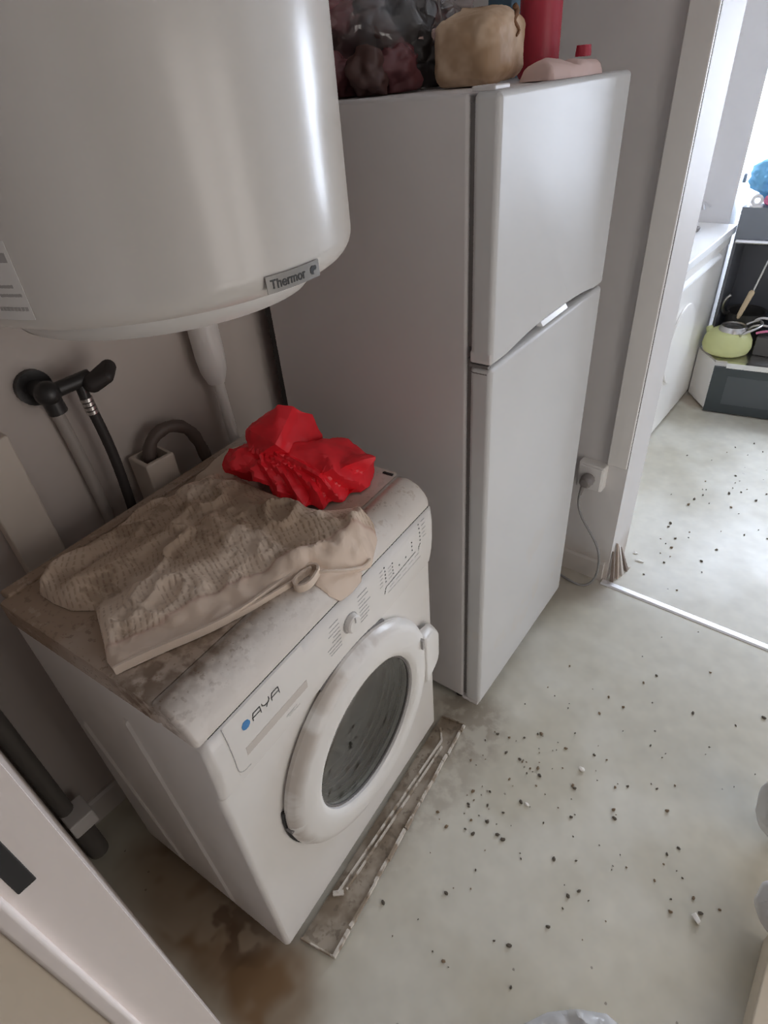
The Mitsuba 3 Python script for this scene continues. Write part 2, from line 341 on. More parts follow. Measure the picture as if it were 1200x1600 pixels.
# added fill light: a ceiling lamp in the unseen room behind
def lamp(key, x, y, r, rad, label, grp=None):
    prof = [(0, ZC-.055), (r*.7, ZC-.05), (r*.95, ZC-.03), (r, ZC-.012), (r, ZC-.008)]
    add(key+'__shade', lathe(prof, 48, (x, y, 0)), 'mat_white_plastic', True); scene[key+'__shade']['emitter'] = {'type': 'area', 'radiance': {'type': 'rgb', 'value': list(rad)}}
    m = scene[key+'__shade']
    add(key+'__base', cyl((x, y, ZC-.012), (x, y, ZC+.001), r+.01, 48), 'mat_white_plastic')
    L(key, label, 'lamp')
lamp('added_ceiling_lamp', .9, -1.15, .22, ADDED_LAMP_BACK, 'round white ceiling lamp added for fill in the unseen room behind the doorway')

# ------------------------------------------------------------------ water heater
HX, HY, HR, HZ = -.2961, .3215, .2640, 1.199
prof = [(HR-.012, 2.15)]
prof = [(0, HZ+.004), (HR-.035, HZ+.004)] + [(HR-.035+.035*math.sin(a), HZ+.039-.035*math.cos(a)) for a in np.linspace(0, math.pi/2, 10)][1:] + [(HR, 2.12), (HR-.03, 2.15), (0, 2.15)]
add('water_heater__tank', lathe(prof, 128, (HX, HY, 0)), 'mat_heater', 40)
cp = [(0, HZ-.028), (HR-.085, HZ-.028), (HR-.065, HZ-.022), (HR-.052, HZ-.006), (HR-.050, HZ+.008), (0, HZ+.008)]
add('water_heater__bottom_cap', lathe(cp, 96, (HX, HY, 0)), 'mat_heater_under', 40)
add('water_heater__wall_bracket', cat(box(XL+.0005, HX-HR+.02, HY-.08, HY+.08, 1.35, 1.40), box(XL+.0005, HX-HR+.02, HY-.08, HY+.08, 1.85, 1.90)), 'mat_grey_plastic')
def on_tank(m, ang, z, off=.0006):
    """wrap a flat mesh (x along the rim, y up, z out) round the tank; its x = 0 sits at angle ang"""
    v = np.asarray(m.vertices); a = ang + v[:, 0]/HR; r = HR + off + v[:, 2]
    return trimesh.Trimesh(np.c_[HX + r*np.cos(a), HY + r*np.sin(a), z + v[:, 1]], m.faces, process=False)
def strip(w, h, t=.0012, n=24):
    xs = np.linspace(-w/2, w/2, n+1); ms = [box(a, b, -h/2, h/2, 0, t) for a, b in zip(xs[:-1], xs[1:])]; return cat(*ms)
pa = math.radians(-5.3) + TH
slope = 0.0
add('water_heater__brand_plate', on_tank(strip(.083, .0185), pa, 1.2225), 'mat_plate_grey')
tx = text('Thermor', .0092, .0006, True); w = tx.bounds[1][0]; tx.apply_scale([.052/w, 1, 1]); tx.apply_translation([-.037, -.0045, .0013])
add('water_heater__brand_plate__lettering', on_tank(tx, pa, 1.2225), 'mat_print')
d = sg.Point(0, 0).buffer(.0048).union(sg.Point(.0042, .0022).buffer(.0024)).difference(sg.Point(.003, -.003).buffer(.0026))
em = trimesh.creation.extrude_polygon(d, .0006, engine='earcut'); em.apply_translation([.029, 0, .0013])
add('water_heater__brand_plate__emblem', on_tank(em, pa, 1.2225), 'mat_print')
la = math.radians(-78) + TH
add('water_heater__paper_label', on_tank(strip(.10, .075, .0005), la, 1.262), 'mat_label_paper')
L('water_heater__paper_label', 'small pale paper label with grey print')
bars = [box(.018, .046, .018, .027, .0006, .0009), box(.018, .040, -.006, -.003, .0006, .0009), box(.020, .046, -.0145, -.0115, .0006, .0009)] + [box(.012+.0045*i, .0155+.0045*i, -.0285, -.0245, .0006, .0009) for i in range(8)] + [box(-.045, .010, z, z+.004, .0006, .0009) for z in (.02, .008, -.004, -.016, -.028)]
add('water_heater__paper_label__print', on_tank(cat(*bars), la, 1.262), 'mat_print_grey')
L('water_heater', 'large white cylindrical water heater hung on the wall above the washing machine', 'water heater')

# pipe work under the heater
fx = -.535
add('drain_pipe__funnel', lathe([(0, .905), (.018, .905), (.027, .93), (.030, .96), (.031, 1.18), (.0, 1.18)], 32, (fx, .512, 0)), 'mat_white_plastic', 30)
add('drain_pipe__pipe', tube(smoothpath([(fx, .515, .915), (fx, .518, .82), (fx, .522, .70), (fx, .524, .30), (fx, .524, .02)], 24), .012, 16), 'mat_trunking', 30)
L('drain_pipe', 'white drain pipe with wide upper sleeve hanging below the water heater', 'pipe')
xv = XL
vy, vz = .185, 1.018
add('stop_valve__flange', cyl((xv, vy, vz), (xv+.012, vy, vz), .030), 'mat_black_metal', 30)
add('stop_valve__body', cat(cyl((xv+.01, vy, vz), (xv+.062, vy, vz), .0145), trimesh.Trimesh(*(lambda m: (m.vertices, m.faces))(trimesh.creation.icosphere(3, .021).apply_translation([xv+.055, vy, vz]))), cyl((xv+.055, vy, vz), (xv+.055, vy+.075, vz+.002), .0125), cyl((xv+.055, vy, vz), (xv+.055, vy+.004, vz-.035), .016)), 'mat_black_metal', 30)
add('stop_valve__handle', hull(np.vstack([_S*.016 + [xv+.07, vy+.070, vz-.006], _S*.013 + [xv+.07, vy+.105, vz+.010], _S*.012 + [xv+.085, vy+.09, vz+.002]])), 'mat_black_rubber', 30)
add('stop_valve__outlet', cyl((xv+.055, vy+.055, vz), (xv+.055, vy+.055, vz-.032), .0095), 'mat_black_metal', 30)
L('stop_valve', 'black water stop valve on the wall below the heater', 'valve')
hp = smoothpath([(xv+.055, vy+.055, vz-.03), (xv+.055, vy+.058, vz-.06), (xv+.057, vy+.062, vz-.15), (xv+.06, vy+.055, vz-.30), (xv+.075, vy+.05, vz-.6), (xv+.09, vy+.05, .15)], 40)
add('inlet_hose__tube', tube(hp, .0092, 14), 'mat_black_rubber', 30)
add('inlet_hose__ferrule', cat(*[cyl((xv+.055, vy+.0555+.0004*i, vz-.030-.008*i), (xv+.0552, vy+.0560+.0004*i, vz-.036-.008*i), .0108 - .0004*(i % 2), 20) for i in range(4)]), 'mat_steel', 30)
L('inlet_hose', 'dark flexible water hose hanging from the black stop valve', 'hose')
add('conduit_pipe', tube(smoothpath([(xv+.012, .197, 1.0), (xv+.012, .205, .9), (xv+.012, .21, .6), (xv+.012, .212, .02)], 20), .011, 16), 'mat_conduit', 30)
L('conduit_pipe', 'thin grey conduit pipe running down the wall left of the dark hose', 'pipe')
# white standpipe and the hooked grey drain hose
add('standpipe', unman(man(rbox(XL+.012, XL+.078, .288, .352, .05, .828, .004)) - man(box(XL+.020, XL+.070, .296, .344, .70, .84))), 'mat_cream', 30)
L('standpipe', 'short square cream standpipe behind the washing machine with a hose hooked in it', 'pipe')
hh = smoothpath([(XL+.045, .316, .74), (XL+.045, .318, .83), (XL+.047, .335, .858), (XL+.05, .368, .868), (XL+.053, .405, .85), (XL+.056, .425, .80), (XL+.06, .432, .72), (XL+.07, .43, .45), (XL+.08, .42, .2)], 60)
rr = .0125 + .0012*np.sin(np.arange(60)*2.1)
add('drain_hose', tube(hh, rr, 14), 'mat_brown_hose', 40)
L('drain_hose', 'dark grey drain hose bent in a hook behind the washing machine', 'hose')
add('pipe_cover', rbox(XL, XL+.035, .036, .108, .25, .972, .004), 'mat_cream', 30)
L('pipe_cover', 'pale vertical pipe cover on the wall at the far left', 'pipe cover')
# grey stub pipe in the corner beside the door jamb
gx, gy = -.505, YF+.025
add('corner_pipe__lower_section', lathe([(0, 0), (.022, 0), (.022, .12), (0, .12)], 24, (gx, gy, 0)), 'mat_dark_grey', 30)
add('corner_pipe__collar', rbox(gx-.030, gx+.030, gy-.020, gy+.034, .12, .165, .004), 'mat_white_plastic', 30)
L('corner_pipe__collar', 'white square collar')
add('corner_pipe__upper_section', lathe([(0, .165), (.017, .165), (.017, .62), (0, .62)], 24, (gx-.02, gy-.004, 0)), 'mat_dark_grey', 30)
L('corner_pipe', 'grey drain pipe with white collar in the dark corner beside the door jamb', 'pipe')

# ------------------------------------------------------------------ washing machine (its own frame, x = out of the front, y = across)
MW, MD, MH = .595, .430, .784
def M(m): return rotz(m, TH)
cy_, cz_ = .307, .380     # door centre
outer = rbox(-MD, 0, 0, MW, .022, .735, .010)
cut = cyl((-.26, cy_, cz_), (.05, cy_, cz_), .158, 64)
body = unman(man(outer) - man(cut))
add('washing_machine__cabinet', M(body), 'mat_machine', 30)
L('washing_machine__cabinet', 'white steel cabinet')
# pressed ridges of the left side panel
for i, (x0, x1) in enumerate(((-.178, -.142), (-.385, -.296))):
    sd = hull([(x0-.006, .0005, .66 if i == 0 else .50), (x0+.006, .0005, .66 if i == 0 else .50), (x0, -.004, .65 if i == 0 else .49), (x1-.006, .0005, .05), (x1+.006, .0005, .05), (x1, -.004, .06)])
    add(num('washing_machine__side_ridge', i), M(sd), 'mat_machine')
# fascia: bulging control panel
fp = [(0, .585), (.004, .592), (.011, .63), (.0135, .66), (.013, .70), (.009, .732), (-.03, .732), (-.03, .585)]
def ends(profile, y0, y1, r, cx, cz, r0=None):
    """extrude a convex profile along y with rounded ends"""
    P = np.asarray(profile, float); pts = []
    for a in np.linspace(0, math.pi/2, 5):
        for side, r_s in ((0, r0 or r), (1, r)):
            s = r_s*(1-math.cos(a)); k = r_s*(1-math.sin(a))
            dirn = np.array([cx, cz]) - P; ln = np.linalg.norm(dirn, axis=1, keepdims=True); Q = P + dirn/np.maximum(ln, 1e-9)*s
            pts.append(np.c_[Q[:, 0], np.full(len(Q), y1 - k if side else y0 + k), Q[:, 1]])
    return hull(np.vstack(pts))
fascia = ends(fp, 0.0, MW, .014, -.02, .66)
add('washing_machine__control_panel', M(fascia), 'mat_machine', 25)
# top hood: front curve and lid
hood = [(.0095, .7365), (.0085, .745), (.002, .758), (-.012, .7725), (-.028, .781), (-.040, .784), (-.058, .784), (-.058, .7365)]
add('washing_machine__top_hood', M(ends(hood, -.003, MW+.001, .020, -.045, .745, .007)), 'mat_machine_top', 25)
lid = ends([(-.0605, .737), (-.0605, .783), (-MD+.008, .783), (-MD, .775), (-MD, .737)], -.003, MW+.001, .016, -.25, .745, .007)
add('washing_machine__top_lid', M(lid), 'mat_machine_top', 25)
add('washing_machine__top_lid__rear_trim', M(rbox(-MD-.012, -MD+.012, .01, MW-.01, .775, .7885, .004)), 'mat_machine_top', 30)
scr = [rbox(-.088, -.066, .577, .583, .7825, .7855, .001)]
add('washing_machine__top_lid__corner_cap', M(cat(*scr)), 'mat_dark', 30)
# seam line between hood and panel
add('washing_machine__seam', M(box(-.02, .0078, .016, MW-.012, .7312, .7372)), 'mat_dark')
XP = .0136
def px_(z):       # front surface of the panel at height z
    return float(np.interp(z, [.585, .592, .63, .66, .70, .732], [0, .004, .011, .0135, .013, .009]))
def lay(m, y, z, off=.0): # lettering laid on the curved panel
    v = m.vertices; zz = z + v[:, 1]; xx = np.array([px_(q) for q in zz]) + v[:, 2] + off
    return trimesh.Trimesh(np.c_[xx, y + v[:, 0], zz], m.faces, process=False)
def bars2(items, t=.0005): # thin flat printed bars on the panel: (y0, y1, z0, z1)
    return cat(*[lay(box(0, b-a, 0, d-c, -.0005, t), a, c) for a, b, c, d in items])
# detergent drawer with its groove and recessed grip
gr = []
def groove(pts, w=.0014):
    return [lay(box(min(a[0], b[0])-w/2, max(a[0], b[0])+w/2, min(a[1], b[1])-w/2, max(a[1], b[1])+w/2, -.001, .0004), 0, 0) for a, b in zip(pts[:-1], pts[1:])]
dr_pts = [(.036, .728), (.036, .640), (.037, .628), (.041, .618), (.048, .612), (.060, .610)]
from shapely.geometry import LineString
def groove_line(pts, w=.0012):
    ls = LineString(pts).segmentize(.005); q = list(ls.coords); out = []
    for a, b in zip(q[:-1], q[1:]):
        a, b = np.array(a), np.array(b); t = (b-a)/np.linalg.norm(b-a); nn = np.array([-t[1], t[0]])*w/2
        pp = [a-nn-t*w*.3, b-nn+t*w*.3, b+nn+t*w*.3, a+nn-t*w*.3]
        out.append(hull([(px_(u[1]) + e, u[0], u[1]) for u in pp for e in (-.0006, .0007)]))
    return cat(*out)
add('washing_machine__drawer', M(cat(lay(box(.038, .200, .612, .7285, -.004, .0003).subdivide().subdivide().subdivide(), 0, 0))), 'mat_machine', 25)
add('washing_machine__drawer__groove', M(groove_line(dr_pts)), 'mat_print_grey')
add('washing_machine__drawer__grip', M(lay(box(.058, .192, .640, .659, -.002, .0008).subdivide().subdivide(), 0, 0)), 'mat_trunking_grip' if False else 'mat_skirting', 25)
dot = trimesh.creation.extrude_polygon(sg.Point(0, 0).buffer(.0075), .0006, engine='earcut')
add('washing_machine__drawer__emblem', M(lay(dot, .070, .6985, .0004)), 'mat_blue')
L('washing_machine__drawer__emblem', 'round blue emblem dot')
def aya():
    w = .0014
    A = [LineString([(0, 0), (0, .006), (.003, .0125), (.013, .0125), (.016, .0125), (.016, 0)]), LineString([(0, .0055), (.016, .0055)])]
    Y = [LineString([(.0205, .0125), (.0205, .009), (.024, .0055), (.033, .0055)]), LineString([(.0345, .0125), (.0345, .0085), (.030, .0045), (.027, 0)])]
    A2 = [LineString([(p[0]+.0385, p[1]) for p in l.coords]) for l in A]
    from shapely import union_all
    u = union_all([l.buffer(w/2, join_style=1) for l in A+Y+A2])
    return cat(*[trimesh.creation.extrude_polygon(g, .0006, engine='earcut') for g in getattr(u, 'geoms', [u])])
add('washing_machine__drawer__lettering', M(lay(aya(), .083, .6915, .0004)), 'mat_print')
add('washing_machine__drawer__small_print', M(bars2([(.140, .165, .627, .6283), (.140, .158, .6235, .6248), (.146, .172, .619, .6203)])), 'mat_print_grey')
# programme knob with its rows of small print
kx = px_(.674)
add('washing_machine__programme_knob', M(lathe([(0, .0), (.0165, 0), (.0175, .003), (.0165, .011), (.014, .0135), (0, .014)], 40, (kx-.002, .311, .674), 'x')), 'mat_machine', 30)
add('washing_machine__programme_knob__pointer', M(box(kx+.0105, kx+.0128, .3100, .3122, .679, .689)), 'mat_print_grey')
add('washing_machine__programme_knob__base_ring', M(lathe([(.0178, 0), (.0195, 0), (.0195, .0014), (.0178, .0014)], 40, (kx-.0005, .311, .674), 'x')), 'mat_print_grey', 30)
it = []
rg = random.Random(3)
for i in range(8):
    z = .706 - .0085*i
    it.append((.278 - rg.uniform(.012, .03), .284, z, z+.0016)); it.append((.338, .344 + rg.uniform(.012, .03), z, z+.0016))
add('washing_machine__programme_list', M(bars2(it)), 'mat_print_grey')
# indicator lights and text of the right part
k = 0
for y, z0, z1, n in ((.420, .708, .676, 5), (.444, .700, .676, 4), (.465, .680, .680, 1), (.488, .681, .681, 1), (.5105, .699, .681, 3), (.540, .720, .684, 5)):
    for i in range(n):
        z = z0 + (z1-z0)*(i/max(n-1, 1))
        add(num('washing_machine__indicator', k), M(lay(trimesh.creation.extrude_polygon(sg.Point(0, 0).buffer(.0017, 4), .0006, engine='earcut'), y, z)), 'mat_print'); k += 1
add('washing_machine__panel_line', M(cat(groove_line([(.414, .650), (.416, .661), (.420, .6635), (.521, .6690)], .0011), groove_line([(.532, .664), (.534, .672), (.540, .677)], .0011))), 'mat_print')
add('washing_machine__panel_text', M(bars2([(.405-.001*i, .414-.001*i, .706-.008*i, .7074-.008*i) for i in range(5)] + [(.430, .4395, .698-.008*i, .6994-.008*i) for i in range(4)] + [(.549, .562, .720-.009*i, .7214-.009*i) for i in range(5)] + [(.43+.022*i, .445+.022*i, .653+.001*i, .6545+.001*i) for i in range(5)] + [(.425, .54, .643, .6440)])), 'mat_print_grey')
# door: ring, glass bowl, drum, handle, hinge
R0, R1 = .152, .224
ringp = [(R1-.006, .0005), (R1, .005), (R1+.001, .013), (R1-.004, .022), (R1-.012, .0285), (R1-.024, .0325), (R1-.045, .0345), (R0+.014, .0345), (R0+.006, .032), (R0+.001, .027), (R0, .020), (R0, .008), (R1-.006, .0005)]
ring = trimesh.creation.revolve(np.array([(r, x) for r, x in ringp]), sections=128)
ring.apply_transform(np.array([[0, 0, 1, 0], [1, 0, 0, 0], [0, 1, 0, 0], [0, 0, 0, 1.]])); ring.apply_translation([0, cy_, cz_]); ring.fix_normals()
add('washing_machine__door__ring', M(ring), 'mat_door_ring', 35)
gl = [(0, .002)] + [(r, .002 + .018*(r/.151)**2.5) for r in np.linspace(.02, .151, 12)]
add('washing_machine__door__glass', M(lathe(gl, 96, (0, cy_, cz_), 'x')), 'mat_door_glass', True)
L('washing_machine__door__glass', 'dark round glass')
add('washing_machine__door__inner_edge', M(lathe([(R0-.0005, .022), (R0-.004, .022), (R0-.004, .017), (R0-.0005, .017), (R0-.0005, .022)], 96, (0, cy_, cz_), 'x')), 'mat_gasket', 30)
hd = hull([(x, cy_+.150 + dy, cz_ + z) for x, dy, z in [(.012, .05, .075), (.036, .05, .062), (.012, .05, -.095), (.036, .05, -.075), (.010, .122, .030), (.030, .116, .022), (.010, .122, -.062), (.030, .116, -.050), (.012, .10, .062), (.030, .096, .050), (.012, .105, -.085), (.030, .098, -.070)]])
M2 = unman(man(hd).refine_to_length(.008)); M2 = trimesh.Trimesh(M2.vertices, M2.faces); trimesh.smoothing.filter_taubin(M2, iterations=12)
add('washing_machine__door__handle', M(M2), 'mat_door_ring', True)
add('washing_machine__door__handle__notch', M(box(.028, .0385, cy_+.185, cy_+.192, cz_+.052, cz_+.078)), 'mat_print_grey')
hg = [(x, cy_ + R1*1.003*math.cos(a), cz_ + R1*1.003*math.sin(a)) for x in (.003,) for a in np.linspace(math.radians(170), math.radians(222), 24)]
add('washing_machine__door__hinge_gap', M(tube(hg, .0035, 8)), 'mat_dark', 30)
add('washing_machine__door__hinge', M(rbox(.0, .018, cy_-R1-.004, cy_-R1+.012, cz_-.012, cz_-.004, .002)), 'mat_gasket', 30)
hg = [(.003, cy_ + R1*1.003*math.cos(a), cz_ + R1*1.003*math.sin(a)) for a in np.linspace(math.radians(62), math.radians(112), 24)]
add('washing_machine__door__top_gap', M(tube(hg, .0035, 8)), 'mat_gasket', 30)
drum = [(.157, .0), (.157, -.05), (.150, -.06), (.150, -.20), (.145, -.205), (0, -.21)]
add('washing_machine__drum', M(lathe(drum[::-1], 72, (0, cy_, cz_), 'x')), 'mat_drum', 30)
add('washing_machine__drum__bellows', M(cat(*[lathe([(.157, -.006-.012*i), (.146, -.009-.012*i), (.146, -.013-.012*i), (.157, -.016-.012*i)], 72, (0, cy_, cz_), 'x') for i in range(3)])), 'mat_bellows', 30)
for i, (x, y) in enumerate(((-.04, .04), (-.04, MW-.04), (-MD+.05, .04), (-MD+.05, MW-.04))):
    add(num('washing_machine__foot', i), M(lathe([(0, 0), (.020, 0), (.022, .008), (.012, .012), (.012, .03), (0, .03)], 20, (x, y, 0))), 'mat_black_rubber', 30)
for q_ in ('washing_machine__programme_list', 'washing_machine__panel_text', 'washing_machine__drawer__small_print', 'water_heater__paper_label__print'):
    L(q_, None, None, None, 'stuff')
L('washing_machine', 'dirty white front-loading washing machine with a round glass door', 'washing machine')

# detached plinth panel lying on the floor in front of the machine
def PL(m): return M(m)
pb = [(.006, .028), (.081, .038), (.066, .630), (.002, .622)]
add('plinth_panel__plate', PL(prism(pb, 'z', .0005, .006)), 'mat_plinth')
def bar(p0, p1, w, z0, z1):
    p0, p1 = np.array(p0, float), np.array(p1, float); d = (p1-p0)/np.linalg.norm(p1-p0); n = np.array([-d[1], d[0]])*w/2
    return prism([p0-n, p1-n, p1+n, p0+n], 'z', z0, z1)
segs = []
yy = .038; rg = random.Random(5)
def edge(y): return .081 - (y-.038)/.592*.015
while yy < .62:
    ln = rg.uniform(.018, .075); y1 = min(yy+ln, .628)
    segs.append(bar((edge(yy) + rg.uniform(-.0015, .0015), yy), (edge(y1) + rg.uniform(-.0015, .0015), y1), rg.uniform(.0035, .0065), .004, rg.uniform(.012, .017))); yy = y1 + rg.uniform(-.002, .006)
add('plinth_panel__front_rim', PL(cat(*segs)), 'mat_plinth_rim')
add('plinth_panel__end_rim', PL(bar((.006, .029), (.081, .039), .003, .004, .013)), 'mat_plinth_rim')
add('plinth_panel__end_rim_001', PL(bar((.003, .622), (.066, .630), .003, .004, .013)), 'mat_plinth')
add('plinth_panel__rib', PL(cat(bar((.020, .135), (.038, .560), .0045, .004, .013), bar((.038, .560), (.018, .590), .0045, .004, .013), bar((.012, .128), (.030, .142), .010, .004, .011))), 'mat_plinth_rim')
add('plinth_panel__rib_001', PL(bar((.032, .150), (.047, .545), .004, .004, .012)), 'mat_plinth_rim')
L('plinth_panel', 'dirt-covered plastic plinth panel lying on the floor against the washing machine', 'panel')

# ------------------------------------------------------------------ towel on the machine
tow_px = [(-.379, .041), (-.405, .085), (-.407, .198), (-.410, .258), (-.377, .357), (-.352, .415), (-.31, .428), (-.265, .414), (-.166, .409), (-.112, .415), (-.059, .457), (-.020, .445), (.000, .425), (.012, .385), (.006, .345), (-.012, .312), (-.035, .300), (-.034, .285), (-.050, .235), (-.076, .137), (-.098, .085), (-.136, .004), (-.166, .011), (-.200, .030), (-.267, .064), (-.300, .045), (-.34, .04)]
def sheet(poly, base, thick, step=.0045, fold=None, seed=1, close=True):
    P = sg.Polygon(poly).buffer(0)
    from scipy.spatial import Delaunay
    x0, y0, x1, y1 = P.bounds
    gx_, gy_ = np.meshgrid(np.arange(x0, x1, step), np.arange(y0, y1, step)); q = np.c_[gx_.ravel(), gy_.ravel()]
    r = np.random.default_rng(seed); q = q + r.uniform(-.1, .1, q.shape)*step
    inner = P.buffer(-step*.45); q = q[contains_xy(inner, q[:, 0], q[:, 1])]
    ring_ = P.exterior; bd = np.array([ring_.interpolate(t).coords[0] for t in np.arange(0, ring_.length, step*.8)])
    nb = len(bd); V = np.vstack([bd, q]); D = Delaunay(V); tri = D.simplices
    c = V[tri].mean(1); tri = tri[contains_xy(P.buffer(1e-6), c[:, 0], c[:, 1])]
    from shapely import points, distance
    dist = distance(points(V), ring_); dist[:nb] = 0
    zt = base(V[:, 0], V[:, 1]) + .0008 + thick*(1-np.exp(-(dist/.004)**1.2))
    if fold is not None: zt = zt + fold(V[:, 0], V[:, 1])*(1-np.exp(-dist/.008))
    a = np.cross(V[tri[:, 1]]-V[tri[:, 0]], V[tri[:, 2]]-V[tri[:, 0]]); tri = np.where((a < 0)[:, None], tri[:, ::-1], tri)
    top = np.c_[V, zt]; bot = np.c_[V, base(V[:, 0], V[:, 1]) + .0004]
    n = len(V); idx = np.arange(nb); nx = (idx+1) % nb
    side = np.vstack([np.c_[idx, idx+n, nx], np.c_[nx, idx+n, nx+n]])
    return trimesh.Trimesh(np.vstack([top, bot]), np.vstack([tri, tri[:, ::-1]+n, side]), process=False)
def base_top(x, y):
    return np.interp(x, [-.45, -.0605, -.040, -.028, -.012, .002, .0085, .012, .02, .03], [.7835, .7838, .784, .781, .7725, .758, .745, .737, .728, .715])
def bumpf(x, y, cx, cy, rx, ry, ang, h):
    c, s = math.cos(ang), math.sin(ang); u = ((x-cx)*c + (y-cy)*s)/rx; v = (-(x-cx)*s + (y-cy)*c)/ry
    return h*np.exp(-(u*u + v*v))
def tfold(x, y):
    z = bumpf(x, y, -.21, .33, .09, .11, .2, .026) + bumpf(x, y, -.11, .37, .10, .035, .3, .016) + bumpf(x, y, -.30, .36, .05, .06, .0, .016)
    z += bumpf(x, y, -.35, .10, .028, .07, -.1, .010) + bumpf(x, y, -.30, .18, .016, .16, -.20, .010) + bumpf(x, y, -.20, .14, .018, .15, -.38, .008)
    z += bumpf(x, y, -.02, .40, .012, .06, .9, .008) + bumpf(x, y, -.055, .30, .02, .03, .5, .010) - bumpf(x, y, -.255, .12, .010, .09, -.2, .006)
    z += bumpf(x, y, -.385, .11, .016, .075, .10, .016) + bumpf(x, y, -.315, .070, .030, .022, .3, .014) - bumpf(x, y, -.352, .12, .009, .08, .12, .010) + bumpf(x, y, -.36, .30, .03, .07, -.2, .012)
    P3 = np.c_[x*11, y*11, np.zeros_like(x)]
    z += .018*(meshkit.fbm(P3, 4, 3)-.45) + bumpf(x, y, -.045, .275, .022, .035, .5, .008)
    z += .013*np.maximum(0, 1-np.abs(meshkit.fbm(P3*1.3 + 5, 3, 8)-.5)*8)
    return np.maximum(z, -.004)
add('towel__cloth', M(sheet(tow_px, base_top, .010, .0040, tfold)), 'mat_towel', True)
# hanging corner over the front of the hood
flap = [(-.035, .300), (-.010, .312), (.006, .345), (.012, .375), (.0135, .355), (.0125, .335), (.0110, .315), (.0095, .297), (.0050, .286), (-.010, .283)]
add('towel__corner_flap', M(sheet([(-.045, .305), (-.010, .318), (.004, .345), (.010, .362), (.0155, .350), (.0165, .322), (.0140, .296), (.004, .282), (-.015, .276), (-.035, .284)], lambda x, y: base_top(x, y) + .001, .004, .0025)), 'mat_towel', True)
# rolled folds of the hem
def roll(pts, r, flat=.6):
    p = smoothpath(pts, 30); m = tube(p, r, 10); return m
def ribbon(pts, z0, z1, w):
    q = smoothpath([(a, b, 0) for a, b in pts], 60)[:, :2]
    return prism(LineString(q).buffer(w/2), 'z', z0, z1)
hem1 = ribbon([(-.136, .005), (-.098, .086), (-.0765, .130), (-.060, .185), (-.052, .240), (-.041, .282), (-.034, .294), (-.026, .297), (-.017, .290)], .7846, .7985, .0036)
hem2 = ribbon([(-.017, .290), (-.0125, .272), (-.014, .254), (-.022, .246), (-.032, .250), (-.036, .262), (-.034, .278), (-.030, .288)], .7835, .7975, .0034)
hem3 = ribbon([(-.070, .150), (-.058, .180), (-.0465, .220), (-.041, .240), (-.034, .270)], .7842, .7945, .0032)
hem4 = tube(smoothpath([(-.017, .290, .790), (-.006, .303, .787), (.004, .322, .777), (.010, .345, .765), (.013, .368, .755), (.012, .385, .756)], 30), .0026, 8)
add('towel__hem_fold', M(cat(hem1, hem2, hem3, hem4)), 'mat_towel_edge', 35)
L('towel', 'dirty beige waffle towel spread crumpled over the washing machine top', 'towel')
cl_ = [(-.405, .385), (-.405, .50), (-.36, .53), (-.30, .50), (-.265, .44), (-.26, .415), (-.31, .39), (-.36, .372)]
add('cloth', M(sheet(cl_, base_top, .014, .006, lambda x, y: bumpf(x, y, -.345, .46, .05, .055, .3, .038) + .016*(meshkit.fbm(np.c_[x*22, y*22, 0*x], 3, 4)-.4))), 'mat_towel_edge', True)
L('cloth', 'small dirty pinkish cloth crumpled beneath the red plastic bag', 'cloth')

# red plastic bag
def ell(c, r, n=60, seed=0, sx=None):
    g = np.random.default_rng(seed); d = g.normal(size=(n, 3)); d /= np.linalg.norm(d, axis=1, keepdims=True); return np.array(c) + d*np.array(r)
lowp = np.array([(-.24, .44, .882), (-.16, .575, .838), (-.115, .590, .802), (-.085, .545, .835), (-.10, .572, .790), (-.085, .50, .788), (-.12, .43, .788), (-.135, .405, .80), (-.20, .40, .80), (-.25, .40, .84), (-.27, .52, .80), (-.10, .50, .845), (-.13, .45, .845), (-.17, .50, .865)])
upp = np.array([(-.265, .435, .905), (-.245, .493, .938), (-.225, .512, .928), (-.215, .545, .895), (-.22, .560, .845), (-.205, .43, .895), (-.20, .45, .868), (-.20, .50, .865), (-.20, .545, .850), (-.31, .46, .88), (-.33, .50, .83), (-.28, .56, .83), (-.27, .42, .85)])
lowm = folds(lowp, (-.21, .415, .88), .015, 15.0, 3); upm = folds(upp, (-.21, .43, .87), .007, 6.0, 5)
neck = crumple(np.vstack([ell((-.29, .43, .83), (.045, .040, .045), 24, 6)]), 3, .012, 26, 2)
redm = unman(man(lowm) + man(upm) + man(neck)); redm.vertices[:, 2] = np.maximum(redm.vertices[:, 2], .7855)
add('plastic_bag', M(redm), 'mat_red_bag', 22)
L('plastic_bag', 'crumpled bright red plastic bag on the back of the washing machine', 'plastic bag')

# ------------------------------------------------------------------ fridge (own frame: x out of the door, y across)
c0, s0 = math.cos(TH), math.sin(TH)
FX, FY = .0816*c0 - .6841*s0, .0816*s0 + .6841*c0
FYAW = TH - .0548; FW, FH, FT, FB = .523, 1.370, .042, .480
def F(m): return rotz(m, FYAW, (FX, FY, 0))
add('fridge__body', F(rbox(-FT-.008-FB, -FT-.008, .002, FW-.002, .035, FH-.001, .006)), 'mat_fridge_side', 30)
add('fridge__gasket', F(cat(box(-FT-.009, -FT+.001, .008, FW-.008, 1.012, FH-.012), box(-FT-.009, -FT+.001, .008, FW-.008, .05, .99))), 'mat_gasket')
fz = rbox(-FT, 0, 0, FW, .984, FH, .009)
